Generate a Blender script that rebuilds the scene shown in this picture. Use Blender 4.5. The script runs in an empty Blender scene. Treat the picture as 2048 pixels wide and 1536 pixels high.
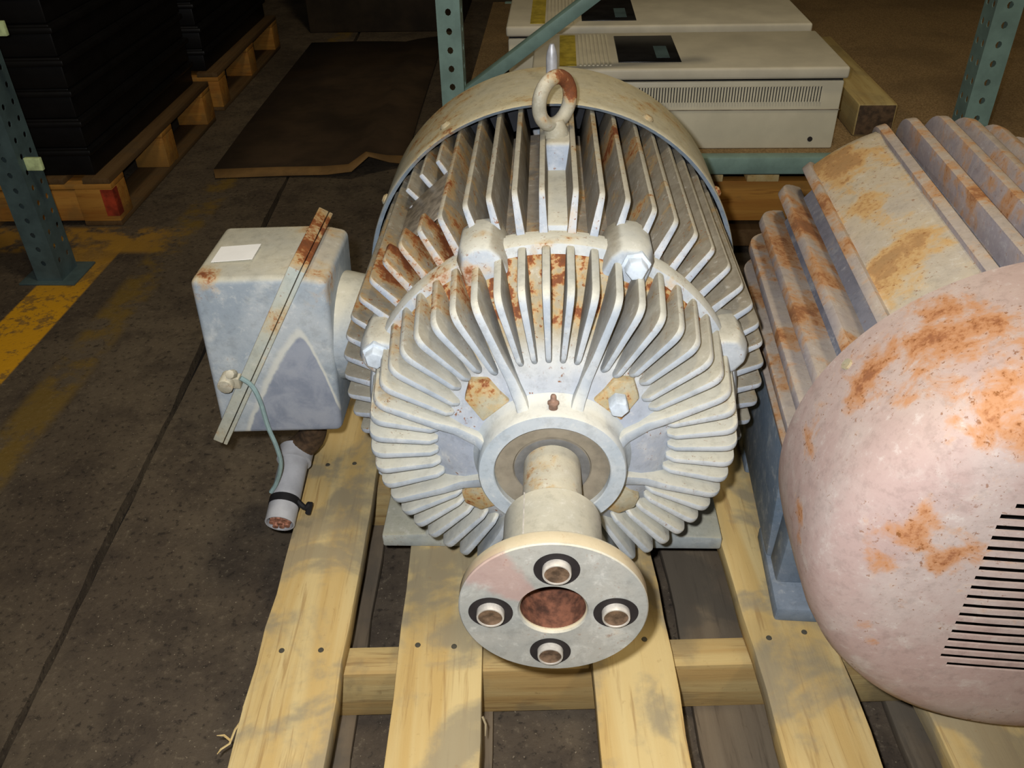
import bpy, bmesh, math, random
from mathutils import Vector, Matrix

random.seed(7)
scene = bpy.context.scene
COL = scene.collection
R = math.radians

# ------------------------------------------------------------------ camera
cam_d = bpy.data.cameras.new('camera')
cam_d.sensor_fit = 'HORIZONTAL'; cam_d.sensor_width = 36.0
cam_d.lens = 1717.5 / 2048 * 36.0
cam_d.clip_start = 0.05; cam_d.clip_end = 60
cam = bpy.data.objects.new('camera', cam_d); COL.objects.link(cam)
_fw = Vector((-0.050, 0.810, -0.585)).normalized()
_rt = Vector((0.999, 0.046, -0.022)); _rt = (_rt - _rt.dot(_fw) * _fw).normalized()
_up = _rt.cross(_fw)
cam.matrix_world = Matrix(((_rt.x, _up.x, -_fw.x, 0), (_rt.y, _up.y, -_fw.y, 0), (_rt.z, _up.z, -_fw.z, 1.2), (0, 0, 0, 1)))
scene.camera = cam

# ------------------------------------------------------------------ light
world = bpy.data.worlds.new('world'); scene.world = world; world.use_nodes = True
_bg = world.node_tree.nodes['Background']
_bg.inputs['Color'].default_value = (1.0, 0.86, 0.62, 1); _bg.inputs['Strength'].default_value = 0.022

flash_d = bpy.data.lights.new('camera_flash', 'SPOT')          # the compact camera's own flash, up left of its lens
flash_d.energy = 84; flash_d.color = (0.97, 0.97, 1.0); flash_d.shadow_soft_size = 0.014
flash_d.spot_size = R(98); flash_d.spot_blend = 0.65
flash = bpy.data.objects.new('camera_flash', flash_d); COL.objects.link(flash)
flash.matrix_world = cam.matrix_world.copy()
flash.location = Vector((0, 0, 1.2)) + _rt * -0.045 + _up * 0.04 + _fw * 0.01
flash.name = 'camera_flash'

def area(name, loc, target, size, energy, color):
    d = bpy.data.lights.new(name, 'AREA'); d.shape = 'DISK'; d.size = size; d.energy = energy; d.color = color
    o = bpy.data.objects.new(name, d); COL.objects.link(o); o.location = loc
    o.rotation_euler = (Vector(target) - Vector(loc)).to_track_quat('-Z', 'Y').to_euler()
    return o
area('high_bay_lamp', (2.3, -2.6, 4.4), (0, 1.1, 0.2), 0.5, 44, (1.0, 0.80, 0.50))       # hall lamp over the aisle behind the camera
area('high_bay_lamp', (0.5, 1.3, 5.4), (0.4, 1.6, 0.0), 0.7, 62, (1.0, 0.84, 0.58))

vs = scene.view_settings
vs.view_transform = 'Standard'; vs.look = 'None'; vs.exposure = 0.0; vs.gamma = 1.0
vs.use_curve_mapping = False

# ------------------------------------------------------------------ materials
def lin(c):
    r = []
    for v in c[:3]:
        v = v / 255.0
        r.append(v / 12.92 if v <= 0.04045 else ((v + 0.055) / 1.055) ** 2.4)
    return (r[0], r[1], r[2], 1.0)

class NT:
    def __init__(s, name, rough=0.7, metal=0.0, spec=0.3):
        s.m = bpy.data.materials.new(name); s.m.use_nodes = True
        s.t = s.m.node_tree; s.n = s.t.nodes
        s.b = s.n['Principled BSDF']
        s.b.inputs['Roughness'].default_value = rough; s.b.inputs['Metallic'].default_value = metal
        s.b.inputs['Specular IOR Level'].default_value = spec
    def put(s, sock, v):
        if isinstance(v, bpy.types.NodeSocket): s.t.links.new(v, sock)
        elif isinstance(v, (int, float)): sock.default_value = v if sock.type == 'VALUE' else (v, v, v, 1)
        else: sock.default_value = v
    def pos(s): return s.n.new('ShaderNodeNewGeometry').outputs['Position']
    def nrm(s): return s.n.new('ShaderNodeNewGeometry').outputs['Normal']
    def obj(s): return s.n.new('ShaderNodeTexCoord').outputs['Object']
    def rnd(s): return s.n.new('ShaderNodeObjectInfo').outputs['Random']
    def sep(s, v):
        q = s.n.new('ShaderNodeSeparateXYZ'); s.put(q.inputs[0], v); return q.outputs
    def comb(s, x, y, z):
        q = s.n.new('ShaderNodeCombineXYZ'); s.put(q.inputs[0], x); s.put(q.inputs[1], y); s.put(q.inputs[2], z); return q.outputs[0]
    def vmath(s, op, a, b):
        q = s.n.new('ShaderNodeVectorMath'); q.operation = op; s.put(q.inputs[0], a); s.put(q.inputs[1], b); return q.outputs[0]
    def math(s, op, a, b=0.0, c=0.0, clamp=False):
        q = s.n.new('ShaderNodeMath'); q.operation = op; q.use_clamp = clamp
        s.put(q.inputs[0], a); s.put(q.inputs[1], b); s.put(q.inputs[2], c); return q.outputs[0]
    def noise(s, v, scale, detail=4, rough=0.55, dist=0.0):
        q = s.n.new('ShaderNodeTexNoise'); s.put(q.inputs['Vector'], v); q.inputs['Scale'].default_value = scale
        q.inputs['Detail'].default_value = detail; q.inputs['Roughness'].default_value = rough; q.inputs['Distortion'].default_value = dist
        return q.outputs['Fac']
    def step(s, v, a, b):
        q = s.n.new('ShaderNodeMapRange'); q.interpolation_type = 'SMOOTHSTEP'
        s.put(q.inputs['Value'], v); q.inputs['From Min'].default_value = a; q.inputs['From Max'].default_value = b
        return q.outputs['Result']
    def ramp(s, f, stops):
        q = s.n.new('ShaderNodeValToRGB'); e = q.color_ramp.elements
        while len(e) > len(stops): e.remove(e[-1])
        while len(e) < len(stops): e.new(0.5)
        for k, (p, c) in enumerate(stops): e[k].position = p; e[k].color = lin(c)
        s.put(q.inputs[0], f); return q.outputs[0]
    def mix(s, f, a, b, mode='MIX'):
        q = s.n.new('ShaderNodeMix'); q.data_type = 'RGBA'; q.blend_type = mode
        s.put(q.inputs[0], f); s.put(q.inputs[6], a); s.put(q.inputs[7], b); return q.outputs[2]
    def bump(s, h, strength=0.3, dist=0.004):
        q = s.n.new('ShaderNodeBump'); q.inputs['Strength'].default_value = strength; q.inputs['Distance'].default_value = dist
        s.put(q.inputs['Height'], h); s.t.links.new(q.outputs[0], s.b.inputs['Normal'])
    def col(s, c): s.put(s.b.inputs['Base Color'], c)
    def rough(s, c): s.put(s.b.inputs['Roughness'], c)

RUST = [(0.0, (176, 140, 80)), (0.35, (170, 106, 48)), (0.65, (128, 66, 32)), (1.0, (78, 38, 26))]

def paint(name, base, base2, dust=(206, 200, 178), dust_amt=0.8, rust=0.0, rust_z=0.0, rust_left=0.0, fine=0.25, rough=0.68, extra=None, scale=1.0, front=None, spots=(), after=None, side_tan_shade=None, soft=0.5, softc=(186, 152, 92), core_amt=0.92, film=None):
    """weathered machine paint: two tones, chalky dust where it can lie, blooms and specks of rust"""
    m = NT(name, rough, 0.0, 0.2)
    P = m.pos(); x, y, z = m.sep(P)
    n1 = m.noise(P, 7 * scale, 5, 0.6); n2 = m.noise(P, 22 * scale, 6, 0.65, 0.4); n3 = m.noise(P, 150, 3, 0.7)
    c = m.mix(m.step(n1, 0.38, 0.64), lin(base), lin(base2))
    c = m.mix(m.math('MULTIPLY', m.step(n2, 0.5, 0.75), 0.35), c, lin((226, 226, 216)))
    nv = m.sep(m.nrm()); nz = nv[2]
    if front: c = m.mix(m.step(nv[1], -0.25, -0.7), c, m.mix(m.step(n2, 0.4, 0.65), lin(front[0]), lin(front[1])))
    df = m.math('MULTIPLY', m.step(nz, 0.15, 0.85), m.math('MULTIPLY_ADD', n1, 1.0, dust_amt - 0.5), clamp=True)
    c = m.mix(df, c, lin(dust))
    if side_tan_shade or film:
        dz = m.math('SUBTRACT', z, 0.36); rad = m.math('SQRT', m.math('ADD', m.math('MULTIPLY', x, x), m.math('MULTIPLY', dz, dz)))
    if side_tan_shade:      # brown grime plus grazing-flash shade coloured into fin flanks, worn edges stay pale
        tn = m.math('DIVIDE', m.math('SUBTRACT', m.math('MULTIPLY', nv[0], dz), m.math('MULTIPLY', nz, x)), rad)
        g = m.math('MULTIPLY', m.step(m.math('ABSOLUTE', tn), 0.5, 0.85), m.step(z, side_tan_shade[1], side_tan_shade[2]))
        c = m.mix(m.math('MULTIPLY', g, m.math('MULTIPLY_ADD', n2, side_tan_shade[3], side_tan_shade[4], clamp=True)), c, lin(side_tan_shade[0]))
    if film:
        c = m.mix(m.math('MULTIPLY', m.math('MULTIPLY', m.step(rad, 0.165, 0.20), m.step(z, film[1], film[2])), m.math('MULTIPLY_ADD', n2, 0.9, 0.35, clamp=True)), c, lin(film[0]))
    n5 = m.noise(P, 48, 5, 0.75)
    c = m.mix(m.math('MULTIPLY', m.step(n5, 0.52, 0.34), 0.32), c, m.mix(1.0, c, (0.55, 0.54, 0.52, 1), 'MULTIPLY'))
    c = m.mix(m.math('MULTIPLY', m.step(n5, 0.56, 0.72), 0.30), c, lin((228, 226, 216)))
    # rust: threshold lowered by amount, height and side
    h = m.math('ADD', m.math('MULTIPLY', n1, 0.55), m.math('MULTIPLY', n2, 0.45))
    h = m.math('ADD', h, rust)
    if rust_z: h = m.math('ADD', h, m.math('MULTIPLY', m.step(z, 0.35, 0.72), rust_z))
    if rust_left: h = m.math('ADD', h, m.math('MULTIPLY', m.step(x, -0.02, -0.2), rust_left))
    if extra: h = m.math('ADD', h, extra(m, P, x, y, z))
    for (sx, sy, sz, sr, amt) in spots:
        q = m.n.new('ShaderNodeVectorMath'); q.operation = 'DISTANCE'; m.put(q.inputs[0], P); q.inputs[1].default_value = (sx, sy, sz)
        h = m.math('ADD', h, m.math('MULTIPLY', m.step(q.outputs['Value'], sr, sr * 0.25), amt))
    bloom = m.step(h, 0.50, 0.60)
    core = m.step(m.math('ADD', h, m.math('MULTIPLY_ADD', n3, 0.24, -0.12)), 0.57, 0.66)
    tone = m.math('ADD', m.math('MULTIPLY', n3, 0.55), m.math('MULTIPLY', m.step(h, 0.55, 0.72), 0.55), clamp=True)
    c = m.mix(m.math('MULTIPLY', bloom, soft), c, lin(softc))
    c = m.mix(m.math('MULTIPLY', core, core_amt), c, m.ramp(tone, RUST))
    speck = m.math('MULTIPLY', m.step(n3, 0.60, 0.68), m.step(h, 0.40, 0.52))
    c = m.mix(m.math('MULTIPLY', speck, fine * 2.2, clamp=True), c, lin((132, 84, 44)))
    if after: c = after(m, c, P, x, y, z, n1, n2)
    m.col(c)
    m.bump(m.math('ADD', n2, m.math('MULTIPLY', n3, 0.5)), 0.16, 0.003)
    return m.m

M = {}
FS = [(-0.19, 1.20, 0.62, 0.13, 0.10), (-0.27, 1.22, 0.52, 0.12, 0.09), (-0.15, 1.36, 0.66, 0.12, 0.10), (0.13, 1.46, 0.66, 0.12, 0.07), (0.15, 1.20, 0.66, 0.06, 0.09), (0.08, 1.42, 0.68, 0.09, 0.08), (-0.335, 1.2, 0.47, 0.07, 0.1)]
M['frame'] = paint('weathered_frame_paint', (158, 158, 154), (174, 172, 164), dust=(192, 186, 164), dust_amt=0.75, rust=-0.055, rust_z=0.03, rust_left=0.02, fine=0.45, front=((164, 174, 186), (190, 196, 202)), spots=FS, side_tan_shade=((112, 102, 84), 0.15, 0.5, 0.8, 0.35))
M['bell'] = paint('weathered_pale_blue_paint', (162, 172, 181), (188, 194, 197), dust=(204, 200, 180), dust_amt=0.8, rust=-0.10, rust_z=0.03, rust_left=0.02, fine=0.35,
    spots=[(-0.30, 1.1, 0.47, 0.06, 0.09), (0.24, 1.12, 0.64, 0.05, 0.10), (-0.11, 1.12, 0.68, 0.05, 0.08), (0.29, 1.1, 0.50, 0.05, 0.08), (-0.27, 1.0, 0.45, 0.05, 0.07), (-0.15, 1.07, 0.58, 0.09, 0.17), (-0.22, 1.06, 0.53, 0.07, 0.14), (0.16, 1.07, 0.58, 0.06, 0.13), (-0.02, 1.09, 0.61, 0.06, 0.08)], side_tan_shade=((126, 114, 90), 0.40, 0.60, 0.9, 0.15))
def _bellweb(m, P, x, y, z):
    r = m.math('SQRT', m.math('ADD', m.math('POWER', x, 2.0), m.math('POWER', m.math('SUBTRACT', z, 0.36), 2.0)))
    a = m.math('MULTIPLY', m.math('MULTIPLY', m.step(r, 0.17, 0.23), m.step(r, 0.292, 0.280)), m.step(z, 0.44, 0.56))
    n = m.noise(P, 60, 4, 0.6)
    return m.math('MULTIPLY', a, m.math('MULTIPLY_ADD', n, 0.75, -0.17))
M['bellweb'] = paint('rusty_pale_blue_paint', (162, 170, 182), (184, 190, 196), dust=(206, 202, 182), dust_amt=0.85, rust=-0.06, rust_z=0.0, rust_left=0.03, fine=0.7, extra=_bellweb, film=((152, 136, 100), 0.40, 0.54),
    spots=[(-0.16, 1.04, 0.55, 0.09, 0.06)])
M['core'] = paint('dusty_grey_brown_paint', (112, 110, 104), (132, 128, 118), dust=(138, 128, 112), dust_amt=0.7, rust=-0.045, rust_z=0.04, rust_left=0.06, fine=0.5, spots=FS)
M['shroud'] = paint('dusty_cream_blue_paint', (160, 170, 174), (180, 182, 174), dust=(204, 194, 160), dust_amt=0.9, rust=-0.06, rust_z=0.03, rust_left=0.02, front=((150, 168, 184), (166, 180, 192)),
    spots=[(0.22, 1.62, 0.66, 0.13, 0.07), (0.17, 1.52, 0.70, 0.04, 0.12), (-0.22, 1.68, 0.66, 0.15, 0.08)])
def _boxstain(m, c, P, x, y, z, n1, n2):
    """dark damp patch with a chalky tide line on the front of the terminal box"""
    u = m.math('ADD', x, 0.430)
    xl = m.math('DIVIDE', m.math('MAXIMUM', m.math('MULTIPLY', u, -1.0), 0.0), 0.125); xr = m.math('DIVIDE', m.math('MAXIMUM', u, 0.0), 0.052)
    d = m.math('ADD', m.math('MULTIPLY', m.math('ADD', m.math('POWER', xl, 1.3), m.math('POWER', xr, 1.6)), 0.205), m.math('MULTIPLY_ADD', n1, 0.07, -0.035))
    e = m.math('SUBTRACT', m.math('SUBTRACT', 0.436, d), z)
    fr = m.step(y, 1.215, 1.208)
    c = m.mix(m.math('MULTIPLY', m.math('MULTIPLY', m.step(e, -0.022, -0.004), m.step(e, 0.012, 0.002)), m.math('MULTIPLY', fr, 0.7)), c, lin((206, 206, 194)))
    return m.mix(m.math('MULTIPLY', m.math('MULTIPLY', m.step(e, 0.0, 0.012), fr), 0.85), c, m.mix(m.step(n2, 0.35, 0.6), lin((118, 126, 142)), lin((142, 148, 160))))
BS = [(-0.585, 1.205, 0.53, 0.075, 0.17), (-0.37, 1.23, 0.53, 0.10, 0.13), (-0.375, 1.2, 0.50, 0.06, 0.06), (-0.40, 1.40, 0.54, 0.11, 0.13)]
M['box'] = paint('terminal_box_paint', (146, 157, 165), (168, 176, 180), dust=(196, 190, 166), dust_amt=0.8, rust=-0.10, rust_z=0.02, fine=0.15, spots=BS)
M['boxbase'] = paint('terminal_box_base_paint', (150, 161, 169), (172, 179, 182), dust=(190, 178, 150), dust_amt=0.7, rust=-0.11, rust_z=0.02, fine=0.1, spots=BS, after=_boxstain)
M['flange'] = paint('rusty_flange_paint', (170, 178, 172), (186, 186, 168), dust=(190, 160, 110), dust_amt=0.6, rust=-0.05, rust_z=0.05, spots=[(-0.40, 1.3, 0.56, 0.14, 0.2), (-0.46, 1.2, 0.47, 0.05, 0.08)])
M['hub'] = paint('bearing_housing_paint', (172, 183, 190), (190, 197, 200), dust=(210, 208, 194), dust_amt=0.8, rust=-0.16)
def _wash(m, c, P, x, y, z, n1, n2):
    """faded red wash on the upper left of the coupling face"""
    d = m.math('ADD', m.math('ADD', z, -0.36), m.math('MULTIPLY', x, 1.35)); u = m.math('ADD', m.math('MULTIPLY', x, -1.0), m.math('MULTIPLY_ADD', n1, 0.04, -0.02))
    a = m.math('ADD', m.math('ARCTAN2', m.math('MULTIPLY', x, -1.0), m.math('ADD', z, -0.36)), m.math('MULTIPLY_ADD', n2, 0.5, -0.25))
    f = m.math('MULTIPLY', m.math('MULTIPLY', m.step(a, 0.42, 0.62), m.step(a, 1.25, 1.05)), m.step(y, 0.705, 0.70))
    c = m.mix(m.math('MULTIPLY', f, 0.6), c, lin((172, 134, 124)))
    rim = m.math('MULTIPLY', m.step(y, 0.6915, 0.694), m.step(y, 0.712, 0.708))
    return m.mix(m.math('MULTIPLY', rim, 0.6), c, lin((206, 186, 146)))
M['coupling'] = paint('coupling_steel', (150, 152, 146), (168, 166, 156), dust=(200, 192, 166), dust_amt=0.7, rust=-0.11, rough=0.5, spots=[(0.02, 0.74, 0.42, 0.04, 0.1), (-0.01, 0.69, 0.31, 0.03, 0.06)], after=_wash)
M['shaft'] = paint('rusted_shaft_steel', (176, 172, 158), (192, 186, 166), dust=(200, 192, 166), dust_amt=0.6, rust=-0.02, scale=1.8, rough=0.5, spots=[(-0.03, 0.90, 0.39, 0.04, 0.17), (-0.01, 0.852, 0.40, 0.03, 0.12), (0.03, 0.85, 0.39, 0.02, 0.10)])
M['eye'] = paint('rusty_eyebolt_paint', (160, 156, 138), (176, 166, 140), rust=-0.02, scale=2.0, spots=[(0.03, 1.41, 0.78, 0.05, 0.18), (0.0, 1.39, 0.80, 0.03, 0.12)])
M['foot'] = paint('foot_paint', (160, 168, 168), (178, 180, 168), dust=(180, 176, 152), rust=-0.06)
M['skirt'] = paint('plain_blue_grey_paint', (104, 120, 136), (122, 134, 146), dust=(150, 156, 160), dust_amt=0.2, rust=-0.2)
CS = [(0.46, 0.86, 0.61, 0.19, 0.055), (0.53, 0.82, 0.66, 0.18, 0.055), (0.43, 0.90, 0.575, 0.12, 0.04), (0.48, 0.765, 0.61, 0.11, 0.035), (0.39, 0.94, 0.54, 0.10, 0.06), (0.48, 0.945, 0.64, 0.10, 0.05), (0.58, 0.78, 0.66, 0.13, 0.035),
      (0.394, 0.745, 0.47, 0.07, 0.08), (0.398, 0.735, 0.43, 0.06, 0.11), (0.385, 0.738, 0.40, 0.04, 0.10), (0.42, 0.732, 0.245, 0.03, 0.17), (0.40, 0.733, 0.28, 0.03, 0.14), (0.333, 0.866, 0.348, 0.06, 0.15), (0.345, 0.91, 0.44, 0.08, 0.09),
      (0.47, 0.735, 0.40, 0.05, 0.03), (0.35, 0.80, 0.30, 0.06, 0.06), (0.44, 0.735, 0.50, 0.05, 0.06)]
M['cover2'] = paint('faded_pink_grey_paint', (184, 160, 152), (192, 176, 168), dust=(196, 172, 152), dust_amt=0.4, rust=-0.07, fine=0.35, spots=CS, scale=1.0, rough=0.8, soft=0.8, softc=(192, 132, 78), core_amt=0.65)
M['fin2'] = paint('pink_grey_fin_paint', (158, 150, 152), (180, 166, 158), dust=(190, 174, 148), dust_amt=0.55, rust=-0.02, rust_z=0.03, fine=0.2, scale=1.1, soft=0.8, softc=(188, 138, 86), core_amt=0.6, spots=[(0.40, 1.45, 0.50, 0.16, 0.08), (0.42, 1.25, 0.52, 0.12, 0.06), (0.38, 1.2, 0.42, 0.12, 0.06), (0.37, 1.5, 0.40, 0.12, 0.06)])
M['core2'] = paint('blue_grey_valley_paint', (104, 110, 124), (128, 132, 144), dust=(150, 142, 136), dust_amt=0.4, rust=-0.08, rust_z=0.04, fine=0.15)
M['pad2'] = paint('rusty_cream_pad_paint', (160, 154, 154), (184, 170, 156), dust=(194, 180, 150), dust_amt=0.7, rust=-0.02, fine=0.3, scale=1.0, soft=0.8, softc=(200, 160, 98), core_amt=0.4, spots=[(0.50, 1.15, 0.62, 0.09, 0.13), (0.53, 1.3, 0.63, 0.08, 0.06), (0.49, 1.5, 0.61, 0.08, 0.14)])
M['rustpad'] = paint('rust_stained_pad', (176, 172, 150), (176, 160, 122), dust=(186, 172, 138), rust=0.04, scale=2.5)

def plain(name, c, rough=0.6, metal=0.0, var=0.12, scale=30, spec=0.3, bump=0.1):
    m = NT(name, rough, metal, spec)
    n = m.noise(m.pos(), scale, 5, 0.6)
    d = tuple(max(0, v * (1 - var)) for v in c); e = tuple(min(255, v * (1 + var)) for v in c)
    m.col(m.mix(m.step(n, 0.3, 0.7), lin(d), lin(e))); m.bump(n, bump, 0.002)
    return m.m
M['seal'] = plain('dull_bearing_cap', (136, 128, 112), 0.6, 0, 0.10, 30)
M['sealdark'] = plain('inner_seal_grey', (112, 112, 110), 0.6, 0, 0.08, 50)
M['black'] = plain('black_rubber', (24, 24, 26), 0.7)
M['darkhole'] = plain('dark_bore', (38, 34, 34), 0.7)
M['borerust'] = plain('rusty_bore', (96, 62, 46), 0.8, 0, 0.35, 60)
M['boredark'] = plain('dark_rusty_shaft_end', (60, 37, 30), 0.85, 0, 0.2, 40)
M['boltface'] = plain('worn_bolt_end', (112, 92, 74), 0.4, 0.3, 0.25, 90)
M['boltrim'] = plain('bright_bolt_steel', (196, 190, 178), 0.4, 0.3, 0.1, 60)
M['brass'] = plain('dull_copper', (132, 106, 90), 0.6, 0.1, 0.2, 80)
M['plate'] = plain('dull_nameplate', (156, 146, 130), 0.5, 0.2, 0.18, 60)
M['white'] = plain('white_sticker', (250, 250, 246), 0.6, 0, 0.01)
M['wire'] = plain('pale_green_wire', (136, 160, 160), 0.5, 0, 0.08)
M['tube'] = plain('grey_plastic_tube', (164, 166, 170), 0.5, 0, 0.07, 20)
M['copper'] = plain('copper_strands', (158, 112, 92), 0.5, 0.2, 0.3, 90)
M['steel'] = plain('zinc_pin', (176, 178, 182), 0.45, 0.3, 0.1)
M['hexbolt'] = plain('painted_bolt', (186, 196, 204), 0.55)
M['nail'] = plain('nail_head', (82, 78, 66), 0.6)
M['interior'] = plain('fan_interior', (30, 32, 36), 0.8)
M['green'] = plain('teal_rack_enamel', (116, 142, 134), 0.45, 0, 0.07, 14)
M['greendk'] = plain('dark_teal_rack_enamel', (72, 90, 92), 0.5, 0, 0.1, 14)
M['cream'] = plain('cream_cabinet_enamel', (206, 200, 176), 0.45, 0, 0.03, 8, bump=0.02)
M['creamtop'] = plain('grey_cream_cabinet_lid', (196, 190, 170), 0.45, 0, 0.04, 8, bump=0.02)
M['panel'] = plain('black_glossy_panel', (28, 28, 28), 0.3, 0, 0.2, 20)
M['yellow'] = plain('yellow_stripe', (170, 152, 60), 0.5)
M['clip'] = plain('pale_green_clip', (196, 214, 160), 0.5)
M['loadblack'] = plain('black_plastic_load', (12, 11, 11), 0.45, 0, 0.3, 12)
M['card'] = plain('dark_cardboard', (62, 49, 35), 0.8, 0, 0.15, 5)
M['cardedge'] = plain('cardboard_flap', (120, 92, 54), 0.8, 0, 0.12, 8)
M['red'] = plain('red_paint_mark', (140, 52, 30), 0.7, 0, 0.25, 20)
M['crate'] = plain('dark_brown_case', (48, 40, 30), 0.7, 0, 0.2, 6)

def wood(name, light, mid, dark, grey, stain=0.6, along='y', gscale=1.0):
    m = NT(name, 0.75, 0, 0.2)
    O = m.obj(); r = m.rnd(); x, y, z = m.sep(O)
    off = m.math('MULTIPLY', r, 37.0)
    if along == 'y': g = m.comb(m.math('ADD', m.math('MULTIPLY', x, 1.0), off), m.math('MULTIPLY', y, 0.06), z)
    else: g = m.comb(m.math('MULTIPLY', x, 0.06), m.math('ADD', y, off), z)
    n = m.noise(g, 95 * gscale, 5, 0.6, 0.5); n2 = m.noise(g, 22 * gscale, 3, 0.5, 0.8)
    c = m.mix(m.step(n2, 0.3, 0.7), lin(light), lin(mid))
    c = m.mix(m.math('MULTIPLY', m.step(n, 0.54, 0.70), 0.55), c, lin(dark))
    P = m.pos()
    s1 = m.noise(P, 5.5, 4, 0.55, 0.6); s2 = m.noise(P, 26, 5, 0.7)
    c = m.mix(m.math('MULTIPLY', m.step(m.math('ADD', s1, m.math('MULTIPLY_ADD', s2, 0.2, -0.1)), 0.46, 0.60), stain), c, lin(grey))
    c = m.mix(m.math('MULTIPLY', m.step(m.noise(P, 60, 4, 0.7), 0.62, 0.75), 0.35), c, lin(dark))
    m.col(c); m.bump(m.math('ADD', n, m.math('MULTIPLY', s2, 0.6)), 0.3, 0.003)
    return m.m
M['wood'] = wood('pale_pine_plank', (210, 188, 134), (198, 168, 108), (152, 118, 72), (150, 140, 116), 0.8)
M['wood_x'] = wood('pale_pine_runner', (190, 168, 116), (172, 142, 90), (120, 88, 52), (138, 124, 94), 0.6, 'x')
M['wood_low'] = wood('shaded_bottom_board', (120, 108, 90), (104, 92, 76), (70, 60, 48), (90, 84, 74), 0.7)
M['wood_or'] = wood('orange_pine', (176, 128, 58), (156, 104, 44), (110, 66, 28), (120, 96, 56), 0.5, 'x')
M['wood_or_y'] = wood('brown_pine', (100, 78, 50), (86, 64, 38), (70, 48, 28), (84, 70, 50), 0.5, 'y')
M['endgrain'] = plain('dark_end_grain', (74, 58, 42), 0.8, 0, 0.25, 60)
M['timbertop'] = wood('pale_timber', (176, 158, 106), (160, 138, 88), (120, 94, 56), (130, 116, 84), 0.4)

M['dirt'] = plain('black_joint_dirt', (26, 23, 20), 0.9)
def floor_material():
    m = NT('oily_dark_concrete', 0.72, 0, 0.25)
    P = m.pos(); x, y, z = m.sep(P)
    n1 = m.noise(P, 1.6, 5, 0.6); n2 = m.noise(P, 9, 6, 0.65); n3 = m.noise(P, 70, 4, 0.7); n4 = m.noise(P, 160, 2, 0.5)
    c = m.mix(m.step(n1, 0.35, 0.65), lin((82, 72, 60)), lin((102, 91, 75)))
    c = m.mix(m.math('MULTIPLY', m.step(n2, 0.42, 0.66), 0.65), c, lin((62, 54, 46)))
    c = m.mix(m.math('MULTIPLY', m.step(n3, 0.56, 0.74), 0.45), c, lin((132, 120, 100)))
    c = m.mix(m.math('MULTIPLY', m.step(n3, 0.46, 0.32), 0.7), c, lin((38, 34, 30)))
    c = m.mix(m.math('MULTIPLY', m.step(n4, 0.68, 0.74), 0.7), c, lin((150, 138, 116)))
    band = m.math('MULTIPLY', m.math('MULTIPLY', m.step(x, -1.735, -1.725), m.step(x, -1.545, -1.555)), m.step(y, 2.85, 2.6))
    wear = m.math('MULTIPLY', m.step(m.math('ADD', n2, m.math('MULTIPLY_ADD', n3, 0.5, -0.25)), 0.40, 0.5), m.step(y, 2.75, 2.25))
    c = m.mix(m.math('MULTIPLY', band, m.math('MULTIPLY_ADD', wear, 0.6, 0.32)), c, lin((214, 158, 24)))
    band2 = m.math('MULTIPLY', m.step(x, -1.46, -1.42), m.step(x, -1.30, -1.34))
    c = m.mix(m.math('MULTIPLY', m.math('MULTIPLY', band2, m.step(n2, 0.42, 0.62)), 0.5), c, lin((140, 112, 34)))
    band3 = m.math('MULTIPLY', m.math('MULTIPLY', m.step(y, 2.66, 2.70), m.step(y, 2.9, 2.86)), m.step(x, -1.3, -1.5))
    c = m.mix(m.math('MULTIPLY', m.math('MULTIPLY', band3, m.step(n2, 0.4, 0.55)), 0.7), c, lin((172, 130, 44)))
    m.col(c); m.rough(m.math('MULTIPLY_ADD', n2, 0.3, 0.55)); m.bump(m.math('ADD', n2, n3), 0.35, 0.004)
    return m.m
M['floor'] = floor_material()
def deck_material():
    m = NT('brown_particle_board', 0.8, 0, 0.15); P = m.pos()
    n = m.noise(P, 180, 3, 0.7); n2 = m.noise(P, 3, 4, 0.6)
    c = m.mix(m.step(n, 0.3, 0.7), lin((104, 84, 56)), lin((150, 126, 90)))
    c = m.mix(m.math('MULTIPLY', m.step(n2, 0.45, 0.65), 0.4), c, lin((92, 76, 54)))
    m.col(c); m.bump(n, 0.2, 0.002); return m.m
M['deck'] = deck_material()

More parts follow.
